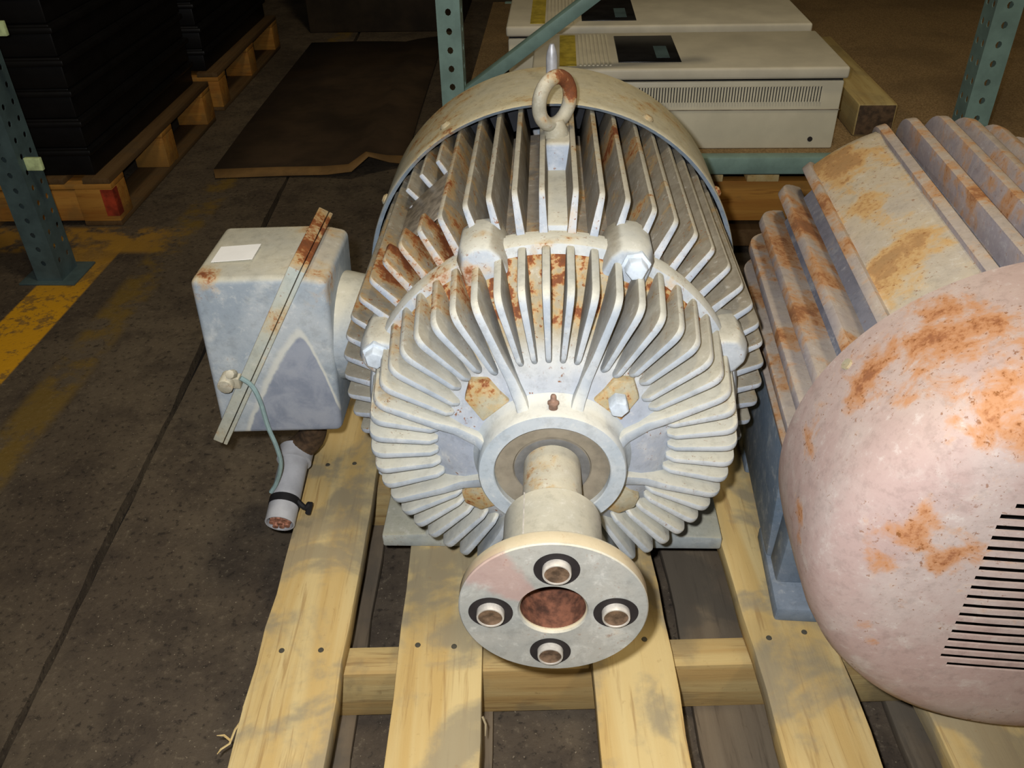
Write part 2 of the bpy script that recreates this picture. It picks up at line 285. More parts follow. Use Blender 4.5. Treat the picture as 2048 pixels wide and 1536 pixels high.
# ------------------------------------------------------------------ mesh helpers
class MB:
    def __init__(s): s.v = []; s.f = []; s.mi = []
    def add(s, vs_, fs, mi=0):
        k = len(s.v); s.v += [tuple(q) for q in vs_]
        for f in fs: s.f.append(tuple(k + i for i in f)); s.mi.append(mi)
        return s
    def box(s, x0, x1, y0, y1, z0, z1, mi=0):
        v = [(x0, y0, z0), (x1, y0, z0), (x1, y1, z0), (x0, y1, z0), (x0, y0, z1), (x1, y0, z1), (x1, y1, z1), (x0, y1, z1)]
        return s.add(v, [(0, 3, 2, 1), (4, 5, 6, 7), (0, 1, 5, 4), (1, 2, 6, 5), (2, 3, 7, 6), (3, 0, 4, 7)], mi)
    def prism_y(s, poly, y0, y1, mi=0):         # polygon in XZ, pushed along Y
        n = len(poly); v = [(p[0], y0, p[1]) for p in poly] + [(p[0], y1, p[1]) for p in poly]
        f = [tuple(range(n)), tuple(range(2 * n - 1, n - 1, -1))] + [(i + n, (i + 1) % n + n, (i + 1) % n, i) for i in range(n)]
        return s.add(v, f, mi)
    def lathe(s, prof, seg=64, mi=0, c=(0, 0, 0), closed=False, a0=0.0, a1=360.0):   # (radius, y) turned about the Y axis
        n = len(prof); v = []; f = []
        full = abs(a1 - a0 - 360) < 1e-6; cols = seg if full else seg + 1
        for i in range(cols):
            a = R(a0 + (a1 - a0) * i / seg); sa, ca = math.sin(a), math.cos(a)
            for r, y in prof: v.append((c[0] + r * sa, c[1] + y, c[2] + r * ca))
        for i in range(seg):
            j = (i + 1) % cols
            for k in range(n if closed else n - 1):
                l = (k + 1) % n
                f.append((i * n + k, i * n + l, j * n + l, j * n + k))
        return s.add(v, f, mi)
    def tube(s, path, r, seg=10, mi=0, cap=True):
        P = [Vector(p) for p in path]; n = len(P); rr = r if isinstance(r, (list, tuple)) else [r] * n
        v = []; f = []; up = None
        for i in range(n):
            t = (P[min(i + 1, n - 1)] - P[max(i - 1, 0)]).normalized()
            if up is None: up = t.orthogonal().normalized()
            up = (up - up.dot(t) * t).normalized(); b = t.cross(up)
            for k in range(seg):
                a = 2 * math.pi * k / seg; v.append(tuple(P[i] + (up * math.cos(a) + b * math.sin(a)) * rr[i]))
        for i in range(n - 1):
            for k in range(seg):
                l = (k + 1) % seg; f.append((i * seg + k, i * seg + l, (i + 1) * seg + l, (i + 1) * seg + k))
        if cap: f.append(tuple(range(seg - 1, -1, -1))); f.append(tuple((n - 1) * seg + k for k in range(seg)))
        return s.add(v, f, mi)
    def torus(s, c, R0, r, axis_rot=0, seg=40, sub=14):   # ring standing in XZ, then turned about Z
        v = []; f = []; ca, sa = math.cos(axis_rot), math.sin(axis_rot)
        for i in range(seg):
            a = 2 * math.pi * i / seg
            for k in range(sub):
                b = 2 * math.pi * k / sub; q = R0 + r * math.cos(b)
                x, y, z = q * math.cos(a), r * math.sin(b), q * math.sin(a)
                v.append((c[0] + x * ca - y * sa, c[1] + x * sa + y * ca, c[2] + z))
        for i in range(seg):
            for k in range(sub):
                f.append((i * sub + k, ((i + 1) % seg) * sub + k, ((i + 1) % seg) * sub + (k + 1) % sub, i * sub + (k + 1) % sub))
        return s.add(v, f)
    def mesh(s, name, mats, o=(0, 0, 0), bevel=0, segs=2, angle=35, weld=False):
        me = bpy.data.meshes.new(name)
        me.from_pydata([(a - o[0], b - o[1], c - o[2]) for a, b, c in s.v], [], s.f)
        for m in (mats if isinstance(mats, (list, tuple)) else [mats]): me.materials.append(M[m] if isinstance(m, str) else m)
        for p, k in zip(me.polygons, s.mi): p.material_index = k
        bm = bmesh.new(); bm.from_mesh(me)
        if weld: bmesh.ops.remove_doubles(bm, verts=bm.verts, dist=1e-5)
        bmesh.ops.recalc_face_normals(bm, faces=bm.faces)
        if bevel:
            es = [e for e in bm.edges if len(e.link_faces) == 2 and e.calc_face_angle(0) > R(30)]
            bmesh.ops.bevel(bm, geom=es, offset=bevel, segments=segs, profile=0.5, affect='EDGES', clamp_overlap=True)
        bm.to_mesh(me); bm.free()
        for p in me.polygons: p.use_smooth = True
        me.set_sharp_from_angle(angle=R(angle))
        return me
    def build(s, name, mats, parent=None, o=None, **k):
        if o is None: o = ORG.get(root_of(parent), (0, 0, 0)) if parent else (0, 0, 0)
        return link(name, s.mesh(name, mats, o, **k), parent)

ORG = {}
def root_of(p):
    while p.parent: p = p.parent
    return p.name
def link(name, me, parent=None, loc=(0, 0, 0), rot=(0, 0, 0)):
    o = bpy.data.objects.new(name, me); COL.objects.link(o); o.parent = parent; o.location = loc; o.rotation_euler = rot
    return o
def tag(o, label, cat, group=None, kind=None):
    o['label'] = label; o['category'] = cat
    if group: o['group'] = group
    if kind: o['kind'] = kind
    return o
def thing(name, label, cat, base, rot=0.0, pivot=None, group=None):
    o = bpy.data.objects.new(name, None); COL.objects.link(o); o.empty_display_size = 0.1
    pv = Vector(pivot or base); b = Vector(base)
    o.location = pv + Matrix.Rotation(rot, 3, 'Z') @ (b - pv); o.rotation_euler = (0, 0, rot)
    ORG[o.name] = tuple(base)
    return tag(o, label, cat, group)
def structure(o, label=None):
    o['kind'] = 'structure'
    if label: o['label'] = label
    return o
def rounded(poly, k, r, n=5):
    """replace corner k of a 2D polygon with an arc"""
    p = Vector(poly[k]); a = (Vector(poly[k - 1]) - p).normalized(); b = (Vector(poly[(k + 1) % len(poly)]) - p).normalized()
    out = []
    for i in range(n + 1):
        t = i / n; q = p + a * r * (1 - t) ** 2 + b * r * t ** 2
        out.append(tuple(q))
    return poly[:k] + out + poly[k + 1:]
def fin_mesh(name, poly, t_in, t_out, r_in, r_out, mat, bevel=0.003):
    """radial fin: outline of (radius, y), thickness tapering with radius; stands on +Z, turned about Y by its object"""
    def th(r): u = min(1, max(0, (r - r_in) / (r_out - r_in))); return t_in * (1 - u) + t_out * u
    n = len(poly); v = [(-th(r) / 2, y, r) for r, y in poly] + [(th(r) / 2, y, r) for r, y in poly]
    f = [tuple(range(n)), tuple(range(2 * n - 1, n - 1, -1))] + [(i + n, (i + 1) % n + n, (i + 1) % n, i) for i in range(n)]
    mb = MB(); mb.add(v, f); return mb.mesh(name, mat, bevel=bevel, segs=2)

# ------------------------------------------------------------------ the setting
FZ = -0.175
def make_floor():
    rnd = random.Random(3)
    mb = MB(); ys = [-1.0 + 0.06 * i for i in range(int(9.2 / 0.06))]
    line = []
    for y in ys:
        x = -0.945 - 0.066 * (y - 0.75); w = 0.010 + 0.006 * math.sin(y * 5) * math.sin(y * 2.3)
        line.append((x - w - rnd.uniform(0, 0.007), x + w * 0.5 + rnd.uniform(0, 0.003)))
    for side in (0, 1):
        far = -6.0 if side == 0 else 6.0; v = []; f = []
        for y, l in zip(ys, line): v += [(l[side], y, FZ), (far, y, FZ), (l[side], y, FZ - 0.03)]
        for i in range(len(ys) - 1):
            f += [(3 * i, 3 * i + 1, 3 * i + 4, 3 * i + 3), (3 * i, 3 * i + 3, 3 * i + 5, 3 * i + 2)]
        mb.add(v, f)
    mb.add([(-3, -1, FZ - 0.03), (1, -1, FZ - 0.03), (1, 8.2, FZ - 0.03), (-3, 8.2, FZ - 0.03)], [(0, 1, 2, 3)], 1)
    structure(mb.build('floor', ['floor', 'dirt']), 'stained dark concrete floor with a cracked joint and worn yellow lines')
make_floor()
def make_wall():
    mb = MB(); mb.box(-6, 6, 8.2, 8.3, FZ, 4.5)
    structure(mb.build('wall_back', plain('dim_wall', (60, 52, 44), 0.9)), 'dim back wall of the warehouse')
make_wall()

# ------------------------------------------------------------------ pallet under the motors
PR = R(3.5)
pallet = thing('wooden_pallet', 'pale pine plank pallet carrying the two weathered motors', 'pallet', (0.15, 1.2, FZ), PR, (0, 0.69, FZ))
PT = 0.0
def plank_mesh(x0, x1, y0, y1, z0, z1, seed, rough=0.003, seg=26):
    rnd = random.Random(seed); mb = MB(); v = []; f = []
    for i in range(seg + 1):
        y = y0 + (y1 - y0) * i / seg; a = rnd.uniform(-rough, rough); b = rnd.uniform(-rough, rough)
        w = math.sin(i * 0.5 + seed) * rough
        v += [(x0 + a + w, y, z0), (x1 + b + w, y, z0), (x1 + b * 0.6 + w, y, z1), (x0 + a * 0.6 + w, y, z1)]
    for i in range(seg):
        for k in range(4):
            l = (k + 1) % 4; f.append((4 * i + k, 4 * i + l, 4 * i + 4 + l, 4 * i + 4 + k))
    f += [(3, 2, 1, 0), tuple(4 * seg + k for k in range(4))]
    mb.add(v, f); return mb
nail_me = MB().lathe([(0, -0.0015), (0.0045, -0.0012), (0.005, 0.0)], 10).mesh('nail', 'nail')
PL = [(-0.479, -0.334), (-0.246, -0.104), (0.074, 0.208), (0.344, 0.484), (0.585, 0.725)]
SY = [(0.30, 0.36), (0.893, 0.948), (1.36, 1.42), (2.08, 2.136)]
for i, (a, b) in enumerate(PL):
    pb = plank_mesh(a, b, 0.22, 2.16, PT - 0.037, PT, i + 1).build('deck_board', 'wood', pallet, bevel=0.0025)
    for sy0, sy1 in SY[1:3]:
        for fx in (0.27, 0.70):
            ox = a + (b - a) * fx + random.uniform(-0.006, 0.006); o_ = ORG[pallet.name]
            link('nail', nail_me, pb, (ox - o_[0], (sy0 + sy1) / 2 + random.uniform(-0.006, 0.008) - o_[1], PT + 0.0004 - o_[2]), (R(-90), 0, 0))
for i, (y0, y1) in enumerate(SY):
    MB().box(-0.49, 0.98, y0, y1, PT - 0.155, PT - 0.0375).build('runner', 'wood_x', pallet, bevel=0.002)
for i, (a, b) in enumerate([(-0.46, -0.33), (-0.22, -0.09), (0.262, 0.40), (0.60, 0.74)]):
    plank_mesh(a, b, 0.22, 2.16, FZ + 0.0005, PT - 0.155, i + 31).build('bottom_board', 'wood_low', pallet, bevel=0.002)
for pts in [[(-0.481, 0.80, -0.012), (-0.492, 0.785, -0.02), (-0.497, 0.765, -0.026), (-0.506, 0.752, -0.02), (-0.512, 0.748, -0.026)],
            [(-0.495, 0.768, -0.024), (-0.505, 0.772, -0.014), (-0.514, 0.768, -0.008)],
            [(-0.481, 0.845, -0.01), (-0.488, 0.825, -0.02), (-0.489, 0.805, -0.03)],
            [(-0.481, 0.71, -0.012), (-0.488, 0.695, -0.022), (-0.488, 0.68, -0.03)],
            [(-0.103, 0.79, -0.01), (-0.098, 0.78, -0.016), (-0.099, 0.765, -0.024)]]:
    MB().tube(pts, [0.0018] * (len(pts) - 1) + [0.0006], 5).build('splinter', 'wood', pallet)

# ------------------------------------------------------------------ the motor in the middle
D = 0.36
motor = thing('electric_motor', 'blue grey finned motor with shaft coupling flange and side terminal box on the pallet', 'motor', (0, 1.3, 0), R(0.7), (0, 0.7, 0)); motor.location.z += 0.0008
O1 = ORG[motor.name]
AX = (0, -O1[1], D)          # where y = 0 of the axis lies in the motor's own coordinates

# core
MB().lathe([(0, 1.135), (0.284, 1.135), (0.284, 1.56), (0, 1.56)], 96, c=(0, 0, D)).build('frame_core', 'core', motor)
# frame fins
def frame_fin_poly(top=0.347, notch=None, y_end=1.59):
    p = [(0.275, 1.14), (0.289, 1.136), (top, 1.157)]
    p = rounded(p + [(top, y_end)], 2, 0.012, 4)[:-1]
    if notch: p += [(top, notch[0]), (notch[2], notch[0] + 0.006), (notch[2], notch[1] - 0.006), (top, notch[1])]
    p += [(top, y_end - 0.03), (top - 0.015, y_end), (0.275, y_end)]
    return p
fin_me = fin_mesh('cooling_fin', frame_fin_poly(), 0.0145, 0.0098, 0.28, 0.347, 'frame')
fin_cut = fin_mesh('cooling_fin', frame_fin_poly(notch=(1.215, 1.43, 0.316)), 0.0145, 0.0098, 0.28, 0.347, 'frame')
FA = [-126, -119.5, -113, -106.5, -100, -93.5, -87, -80.5, -74, -67.5, -61, -54.5, -47.9, -41.6, -35.0, -28.7, -21.7, -15.6, -9.2, -2.6,
      5.5, 11.9, 18.3, 25.3, 31.5, 37.7, 43.8, 50.5, 57.2, 63.8, 70.0, 76, 82.8, 89.5, 95.8, 102.5, 109, 115.5, 122]
for a in FA:
    link('cooling_fin', fin_cut if -50 < a < -30 else fin_me, motor, AX, (0, R(a), 0))
# nameplate across the cut fins
def nameplate():
    mb = MB(); a0, a1, r = R(-51), R(-31.5), 0.3185
    mid = (a0 + a1) / 2; v = []
    for aa in (a0, a1):
        rr = r / math.cos(aa - mid) * math.cos((a1 - a0) / 2) + 0.006
        for y in (1.228, 1.418): v.append((rr * math.sin(aa), y, D + rr * math.cos(aa)))
    nrm = Vector((math.sin(mid), 0, math.cos(mid))) * 0.002
    v2 = [tuple(Vector(q) + nrm) for q in v]
    mb.add(v + v2, [(0, 1, 3, 2), (4, 6, 7, 5), (0, 2, 6, 4), (2, 3, 7, 6), (3, 1, 5, 7), (1, 0, 4, 5)])
    o = mb.build('nameplate', 'plate', motor, bevel=0.0006)
    for i, j in ((0, 1), (1, 0), (2, 3), (3, 2)):
        p = Vector(v2[i]).lerp(Vector(v2[3 - i]), 0.07)
        MB().tube([p - nrm, p + nrm * 0.6], 0.004, 8).build('rivet', 'steel', o)
nameplate()
# joint ring between frame and end bell
MB().lathe([(0.27, 1.146), (0.287, 1.146), (0.2895, 1.143), (0.2895, 1.131), (0.286, 1.128), (0.27, 1.128)], 120, c=(0, 0, D), closed=True).build('joint_ring', 'bell', motor)
# end bell: dished web
MB().lathe([(0.27, 1.13), (0.291, 1.13), (0.294, 1.127), (0.294, 1.108), (0.290, 1.10), (0.276, 1.094), (0.268, 1.10)], 128, c=(0, 0, D)).build('bell_rim', 'bell', motor)
MB().lathe([(0.278, 1.098), (0.276, 1.092), (0.262, 1.078), (0.24, 1.055), (0.20, 1.022), (0.162, 0.996), (0.14, 0.984), (0.10, 0.975)], 128, c=(0, 0, D)).build('end_bell', 'bellweb', motor)
def bell_poly(inner=0.160, y_in=0.990):
    p = [(inner, y_in + 0.012), (inner, y_in), (inner + 0.012, y_in - 0.008), (0.276, 0.986), (0.290, 1.118), (0.262, 1.118), (0.235, 1.065)]
    return rounded(p, 3, 0.024, 6)
bell_me = fin_mesh('bell_fin', bell_poly(), 0.0085, 0.0125, 0.16, 0.285, 'bell', 0.0035)
bell_side = fin_mesh('bell_fin', bell_poly(0.172, 0.996), 0.0085, 0.0125, 0.16, 0.285, 'bell', 0.0035)
rib_me = fin_mesh('bell_rib', [(0.103, 0.98), (0.103, 0.952), (0.118, 0.966), (0.15, 0.976)] + bell_poly(0.172, 0.984)[2:], 0.020, 0.0125, 0.10, 0.20, 'bell', 0.004)
NB = 52
for k in range(NB):
    a = -1.9 + k * 360.0 / NB
    if a > 180: a -= 360
    if abs(abs(a) - 180) < 4: continue
    rib = any(abs(a - q) < 3.5 for q in (-22.7, 18.9, 67.3, -71.1, 109, -112.7, 157, -157))
    pocket = any(abs(abs(a) - q) < 9 for q in (42, 129))
    link('bell_rib' if rib else 'bell_fin', rib_me if rib else (bell_side if (pocket or 74 < abs(a) < 106) else bell_me), motor, AX, (0, R(a), 0))
# clamp lugs with their bolts
def lug(a, bolt, w=0.078):
    mb = MB()
    poly = [(-w / 2, 0.262), (-w / 2 + 0.004, 0.296), (-w * 0.30, 0.314), (w * 0.02, 0.319), (w * 0.30, 0.314), (w / 2 - 0.004, 0.296), (w / 2, 0.262)]
    top = [(x * 0.84, z - 0.008) for x, z in poly]
    n = len(poly); v = [(x, 1.078, z) for x, z in top] + [(x, 1.10, z) for x, z in poly] + [(x, 1.165, z) for x, z in poly]
    f = [tuple(range(n))] + [(i + n * l, i + n * (l + 1), (i + 1) % n + n * (l + 1), (i + 1) % n + n * l) for l in (0, 1) for i in range(n)] + [tuple(range(3 * n - 1, 2 * n - 1, -1))]
    mb.add(v, f); me = mb.mesh('clamp_lug', 'bell', bevel=0.006, segs=3)
    o = link('clamp_lug', me, motor, AX, (0, R(a), 0))
    if bolt:
        b = MB().lathe([(0, 1.058), (0.014, 1.058), (0.0165, 1.062), (0.0165, 1.074), (0.022, 1.074), (0.022, 1.082)], 6, c=(0.006, 0, 0.291)).mesh('bolt', 'hexbolt', bevel=0.001)
        link('bolt', b, o)
for a, b in ((-20.8, False), (22.3, True), (-67.5, True), (67, False), (-112, True), (112, True), (-155, False), (155, False)): lug(a, b)
# rust-stained bolt pockets near the hub
pk = []
for a, w in ((-43, 0), (41.5, 1), (-128, 0), (131, 0)):
    mb = MB(); v = [(-0.030, 0.9885, 0.118), (0.030, 0.9885, 0.118), (0.026, 0.9975, 0.160), (0.0, 1.003, 0.174), (-0.026, 0.9975, 0.160)]
    v = [(x * 0.92, y - 0.014, z) for x, y, z in v]; v2 = [(x, y + 0.03, z) for x, y, z in v]
    mb.add(v + v2, [(0, 1, 2, 3, 4), (9, 8, 7, 6, 5)] + [(i, i + 5, (i + 1) % 5 + 5, (i + 1) % 5) for i in range(5)])
    o = link('bolt_pad', mb.mesh('bolt_pad', 'rustpad', bevel=0.003), motor, AX, (0, R(a), 0))
    if w:
        hb = MB().lathe([(0, 0.951), (0.0125, 0.951), (0.0145, 0.954), (0.0145, 0.974)], 6, c=(-0.002, 0, 0.142)).mesh('bolt', 'hexbolt', bevel=0.0008)
        link('bolt', hb, o)
# bearing housing, cap, seal, shaft
MB().lathe([(0.122, 0.984), (0.112, 0.972), (0.1085, 0.960), (0.1085, 0.941), (0.1065, 0.938), (0.086, 0.938), (0.0845, 0.940), (0.0845, 0.956), (0.06, 0.96)], 96, c=(0, 0, D)).build('bearing_housing', 'hub', motor)
MB().lathe([(0.0845, 0.950), (0.080, 0.949), (0.058, 0.952), (0.056, 0.955), (0.04, 0.956)], 80, c=(0, 0, D)).build('bearing_cap', 'seal', motor)
MB().lathe([(0.0555, 0.951), (0.0535, 0.9505), (0.044, 0.953), (0.040, 0.955)], 72, c=(0, 0, D)).build('oil_seal', 'sealdark', motor)
sh = MB(); sh.lathe([(0.042, 0.97), (0.042, 0.775)], 64, c=(0, 0, D)); sh.lathe([(0.042, 0.775), (0.040, 0.772), (0.006, 0.772), (0.004, 0.776), (0, 0.776)], 48, mi=1, c=(0, 0, D)); sh.build('shaft', ['shaft', 'boredark'], motor)
gf = MB(); gf.lathe([(0, -0.02), (0.009, -0.02), (0.009, 0.004), (0.0115, 0.004), (0.0115, 0.009), (0.006, 0.011), (0.0055, 0.020), (0.004, 0.024), (0, 0.024)], 14)
link('grease_fitting', gf.mesh('grease_fitting', 'brass', bevel=0.0006), motor, (0.001, 0.956 - O1[1], D + 0.112), (R(78), 0, 0)).scale = (0.72, 0.72, 0.72)
# coupling half
cp = MB()
cp.lathe([(0.0405, 0.775), (0.0405, 0.694), (0.0435, 0.690), (0.1145, 0.690), (0.116, 0.6915), (0.116, 0.710), (0.1145, 0.7125), (0.074, 0.7125), (0.0675, 0.718), (0.066, 0.724), (0.066, 0.838), (0.0635, 0.841), (0.042, 0.841), (0.042, 0.775)], 112, c=(0, 0, D))
coup = cp.build('coupling_flange', 'coupling', motor)
MB().lathe([(0.0400, 0.776), (0.0400, 0.698), (0.0406, 0.6955)], 64, c=(0, 0, D)).build('bore_lining', 'borerust', coup)
MB().box(-0.0385, -0.0365, 0.7225, 0.8405, D + 0.0535, D + 0.0555).build('keyway_line', 'boltrim', coup)
for k, (bx, bz, rr) in enumerate([(0.004, 0.074, 1.0), (-0.0765, -0.004, 1.0), (0.0765, -0.002, 1.0), (-0.003, -0.078, 0.95)]):
    c = (bx, 0, D + bz)
    rec = MB().lathe([(0.0275 * rr, 0.6890), (0.0265 * rr, 0.6893), (0.0165, 0.6896)], 40, c=c).build('recess_ring', 'darkhole', coup)
    b = MB(); b.lathe([(0.0172 * rr, 0.691), (0.0172 * rr, 0.6815), (0.0166 * rr, 0.680), (0.0150 * rr, 0.680), (0.0146 * rr, 0.6815)], 32, c=c)
    b.lathe([(0.0147 * rr, 0.6815), (0.006, 0.6830), (0, 0.6830)], 32, mi=1, c=c)
    b.build('bolt', ['boltrim', 'boltface'], coup)
# lifting eye
MB().box(-0.012, 0.036, 1.352, 1.455, D + 0.27, D + 0.343).build('eye_boss', 'frame', motor, bevel=0.008, segs=3)
MB().box(-0.010, 0.033, 1.146, 1.36, D + 0.27, D + 0.297).build('boss_web', 'bell', motor, bevel=0.006)
ey = MB(); ey.torus((0.004, 1.392, D + 0.398), 0.0375, 0.0118, R(48)); ey.tube([(0.006, 1.392, D + 0.335), (0.006, 1.392, D + 0.352), (0.006, 1.392, D + 0.368)], [0.021, 0.02, 0.012], 20)
ey.build('lifting_eye', 'eye', motor)
# fan shroud
MB().lathe([(0.350, 1.515), (0.357, 1.506), (0.3585, 1.509), (0.359, 1.53), (0.3585, 1.60), (0.3585, 1.725), (0.350, 1.76), (0.31, 1.79), (0.0, 1.80), (0.0, 1.794), (0.305, 1.779), (0.344, 1.755), (0.352, 1.72), (0.353, 1.60), (0.354, 1.53)], 128, c=(0, 0, D), closed=True).build('fan_shroud', 'shroud', motor)
MB().lathe([(0.284, 1.60), (0.352, 1.605)], 64, c=(0, 0, D)).build('fan_disc', 'interior', motor)
pin = MB(); pin.tube([(0, 1.622, D + 0.352), (0, 1.622, D + 0.405), (0, 1.622, D + 0.416), (0, 1.622, D + 0.428)], [0.0105, 0.0105, 0.0085, 0.004], 16); pin.build('grease_pin', 'steel', motor)
for a, y in ((29, 1.55), (-33, 1.56), (62, 1.56), (-64, 1.56)):
    b = MB().tube([(0, y, 0.354), (0, y, 0.361), (0, y, 0.365)], [0.011, 0.011, 0.006], 12).mesh('bolt', 'rustpad'); link('bolt', b, motor, AX, (0, R(a), 0))
# feet
for sx in (-1, 1):
    for y0, y1 in ((1.133, 1.33), (1.40, 1.56)):
        mb = MB(); ft = mb
        p = [(sx * 0.318, 0.0), (sx * 0.318, 0.030), (sx * 0.235, 0.034), (sx * 0.215, 0.10), (sx * 0.19, 0.16), (sx * 0.12, 0.16), (sx * 0.12, 0.0)]
        mb.prism_y(p, y0, y1); mb.build('foot', 'foot', motor, bevel=0.005)

# terminal box, split along a diagonal
BX = [(-0.588, 0.535), (-0.352, 0.553), (-0.372, 0.222), (-0.602, 0.214)]
S0, S1 = Vector((-0.594, 0.214)), Vector((-0.408, 0.540))         # split line in the front view
def inset(poly, k): 
    c = Vector((sum(p[0] for p in poly) / len(poly), sum(p[1] for p in poly) / len(poly)))
    return [tuple(c + (Vector(p) - c) * k) for p in poly]
def half_box(name, poly, mat):
    pr = MB(); pr.prism_y(poly, 1.205, 1.405)
    return pr.build(name, mat, bevel=0.012, segs=4, o=O1)
top_pt = (S1.x, S1.y)
base_half = half_box('terminal_box', [(-0.594, 0.2135), top_pt, (-0.364, 0.530), (-0.380, 0.222)], 'boxbase')
base_half.parent = motor
lid = half_box('lid', [(-0.588, 0.535), top_pt, (-0.602, 0.216)], 'box'); lid.parent = base_half
d = (S1 - S0).normalized(); nn = Vector((-d.y, d.x)); a0 = S0 - d * 0.014; a1 = S1 + d * 0.020
def slab(o0, o1, name, mat):
    p = [tuple(a0 + nn * o0), tuple(a1 + nn * o0), tuple(a1 + nn * o1), tuple(a0 + nn * o1)]
    return MB().prism_y(p, 1.193, 1.417).build(name, mat, base_half, bevel=0.002)
slab(-0.008, -0.0005, 'base_flange', 'flange'); slab(0.0005, 0.019, 'lid_flange', 'flange')
MB().tube([(-0.385, 1.31, 0.385), (-0.362, 1.31, 0.385), (-0.325, 1.31, 0.385), (-0.27, 1.31, 0.385)], [0.098, 0.098, 0.09, 0.088], 40).build('neck', 'box', base_half, bevel=0.004)
st = MB()
zt = lambda x: 0.535 + (x + 0.588) * 0.076 + 0.0008
st.add([(-0.568, 1.262, zt(-0.568)), (-0.497, 1.262, zt(-0.497)), (-0.497, 1.318, zt(-0.497)), (-0.568, 1.318, zt(-0.568))], [(0, 1, 2, 3)])
v = st.v[:]; st = MB(); st.add(v + [(x, y, z + 0.0006) for x, y, z in v], [(0, 3, 2, 1), (4, 5, 6, 7), (0, 1, 5, 4), (1, 2, 6, 5), (2, 3, 7, 6), (3, 0, 4, 7)])
st.build('sticker', 'white', lid)
# ground lug and its wire
lg = MB(); lg.tube([(-0.556, 1.196, 0.352), (-0.556, 1.165, 0.350)], 0.0135, 12); lg.tube([(-0.545, 1.188, 0.362), (-0.545, 1.172, 0.372)], 0.008, 8)
lg.box(-0.568, -0.535, 1.178, 1.196, 0.338, 0.358); lg.build('ground_lug', 'eye', base_half, bevel=0.001)
def smooth_path(pts, n=6):
    P = [Vector(p) for p in pts]; out = []
    for i in range(len(P) - 1):
        p0, p1, p2, p3 = P[max(i - 1, 0)], P[i], P[i + 1], P[min(i + 2, len(P) - 1)]
        for k in range(n):
            t = k / n
            out.append(0.5 * ((2 * p1) + (p2 - p0) * t + (2 * p0 - 5 * p1 + 4 * p2 - p3) * t * t + (3 * p1 - p0 - 3 * p2 + p3) * t ** 3))
    return out + [P[-1]]
MB().tube(smooth_path([(-0.526, 1.168, 0.368), (-0.511, 1.17, 0.35), (-0.505, 1.175, 0.312), (-0.504, 1.18, 0.253), (-0.499, 1.185, 0.202), (-0.501, 1.19, 0.155), (-0.521, 1.2, 0.102), (-0.537, 1.2, 0.076)]), 0.0042, 8).build('ground_wire', 'wire', base_half)
# conduit stub with cut leads
MB().tube(smooth_path([(-0.462, 1.30, 0.235), (-0.464, 1.305, 0.17), (-0.480, 1.318, 0.115), (-0.512, 1.312, 0.086)], 4), 0.027, 18).build('conduit_hub', 'endgrain', base_half)
T0 = Vector((-0.514, 1.305, 0.080)); T1 = Vector((-0.516, 1.155, 0.036)); td = (T1 - T0).normalized()
tu = MB(); tu.tube([T0 - td * 0.012, T0 + td * 0.016, T0 + td * 0.017, T1 - td * 0.001, T1], [0.0345, 0.0345, 0.0285, 0.0285, 0.0275], 28, cap=False); tu.tube([T1 - td * 0.02, T1 - td * 0.0004, T1], [0.0245, 0.0250, 0.0275], 28, cap=False); tu.tube([T0 - td * 0.0125, T0 - td * 0.012], [0.02, 0.0345], 28)
ct = tu.build('conduit_stub', 'tube', base_half)
MB().tube([T1 - td * 0.012, T1 - td * 0.014], 0.0247, 24).build('lead_filler', 'darkhole', ct)
p = T0.lerp(T1, 0.66); MB().tube([p, p + td * 0.016], 0.0296, 28).build('strap', 'black', ct)
bp = p + td * 0.008; MB().tube(smooth_path([bp + Vector((0.027, 0, 0.005)), bp + Vector((0.042, -0.008, -0.004)), bp + Vector((0.052, -0.004, 0.004)), bp + Vector((0.046, -0.012, -0.016))], 4), 0.0055, 7).build('strap_tail', 'black', ct)
side = td.cross(Vector((0, 0, 1))).normalized(); upv = side.cross(td)
for i in range(9):
    ang = i * 2 * math.pi / 8; q = Vector((0, 0, 0)) if i == 8 else (side * math.cos(ang) + upv * math.sin(ang)) * 0.0155
    e = T1 + q + td * random.uniform(-0.004, 0.002)
    MB().tube([e - td * 0.025, e], 0.0058, 8).build('lead', 'copper', ct)

# ------------------------------------------------------------------ the motor on the right
X2 = 0.668
motor2 = thing('electric_motor', 'pink grey rusty motor at the right with a domed slotted fan cover facing out', 'motor', (X2, 1.2, 0), R(-2.3), (X2, 0.94, 0)); motor2.location.z += 0.0008
O2 = ORG[motor2.name]; AX2 = (0, -O2[1], D)
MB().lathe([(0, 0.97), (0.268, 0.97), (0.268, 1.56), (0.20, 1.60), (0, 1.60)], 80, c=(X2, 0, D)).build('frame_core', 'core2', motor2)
f2 = rounded(rounded([(0.26, 0.93), (0.312, 0.93), (0.312, 1.60), (0.26, 1.62)], 2, 0.05, 6), 1, 0.008, 3)
f2me = fin_mesh('cooling_fin', f2, 0.027, 0.017, 0.265, 0.31, 'fin2', 0.005)
for a in (-114, -103, -92, -81.1, -70.5, -58.1, -10, 0, 9, 19.5, 30, 40.5, 51, 61.5, 72, 83, 94, 105):
    link('cooling_fin', f2me, motor2, AX2, (0, R(a), 0))
def pad():
    mb = MB(); n = 8; prof = [(0.25, 0.93), (0.302, 0.93), (0.302, 1.50), (0.307, 1.54), (0.300, 1.575), (0.25, 1.60)]
    mb.lathe(prof, n, c=(0, 0, 0), a0=-46.5, a1=-19.0)
    k = len(prof); mb.f.append(tuple(range(k))); mb.mi.append(0); mb.f.append(tuple(n * k + i for i in range(k - 1, -1, -1))); mb.mi.append(0)
    link('flat_pad', mb.mesh('flat_pad', 'pad2', bevel=0.006, segs=3), motor2, AX2)
pad()
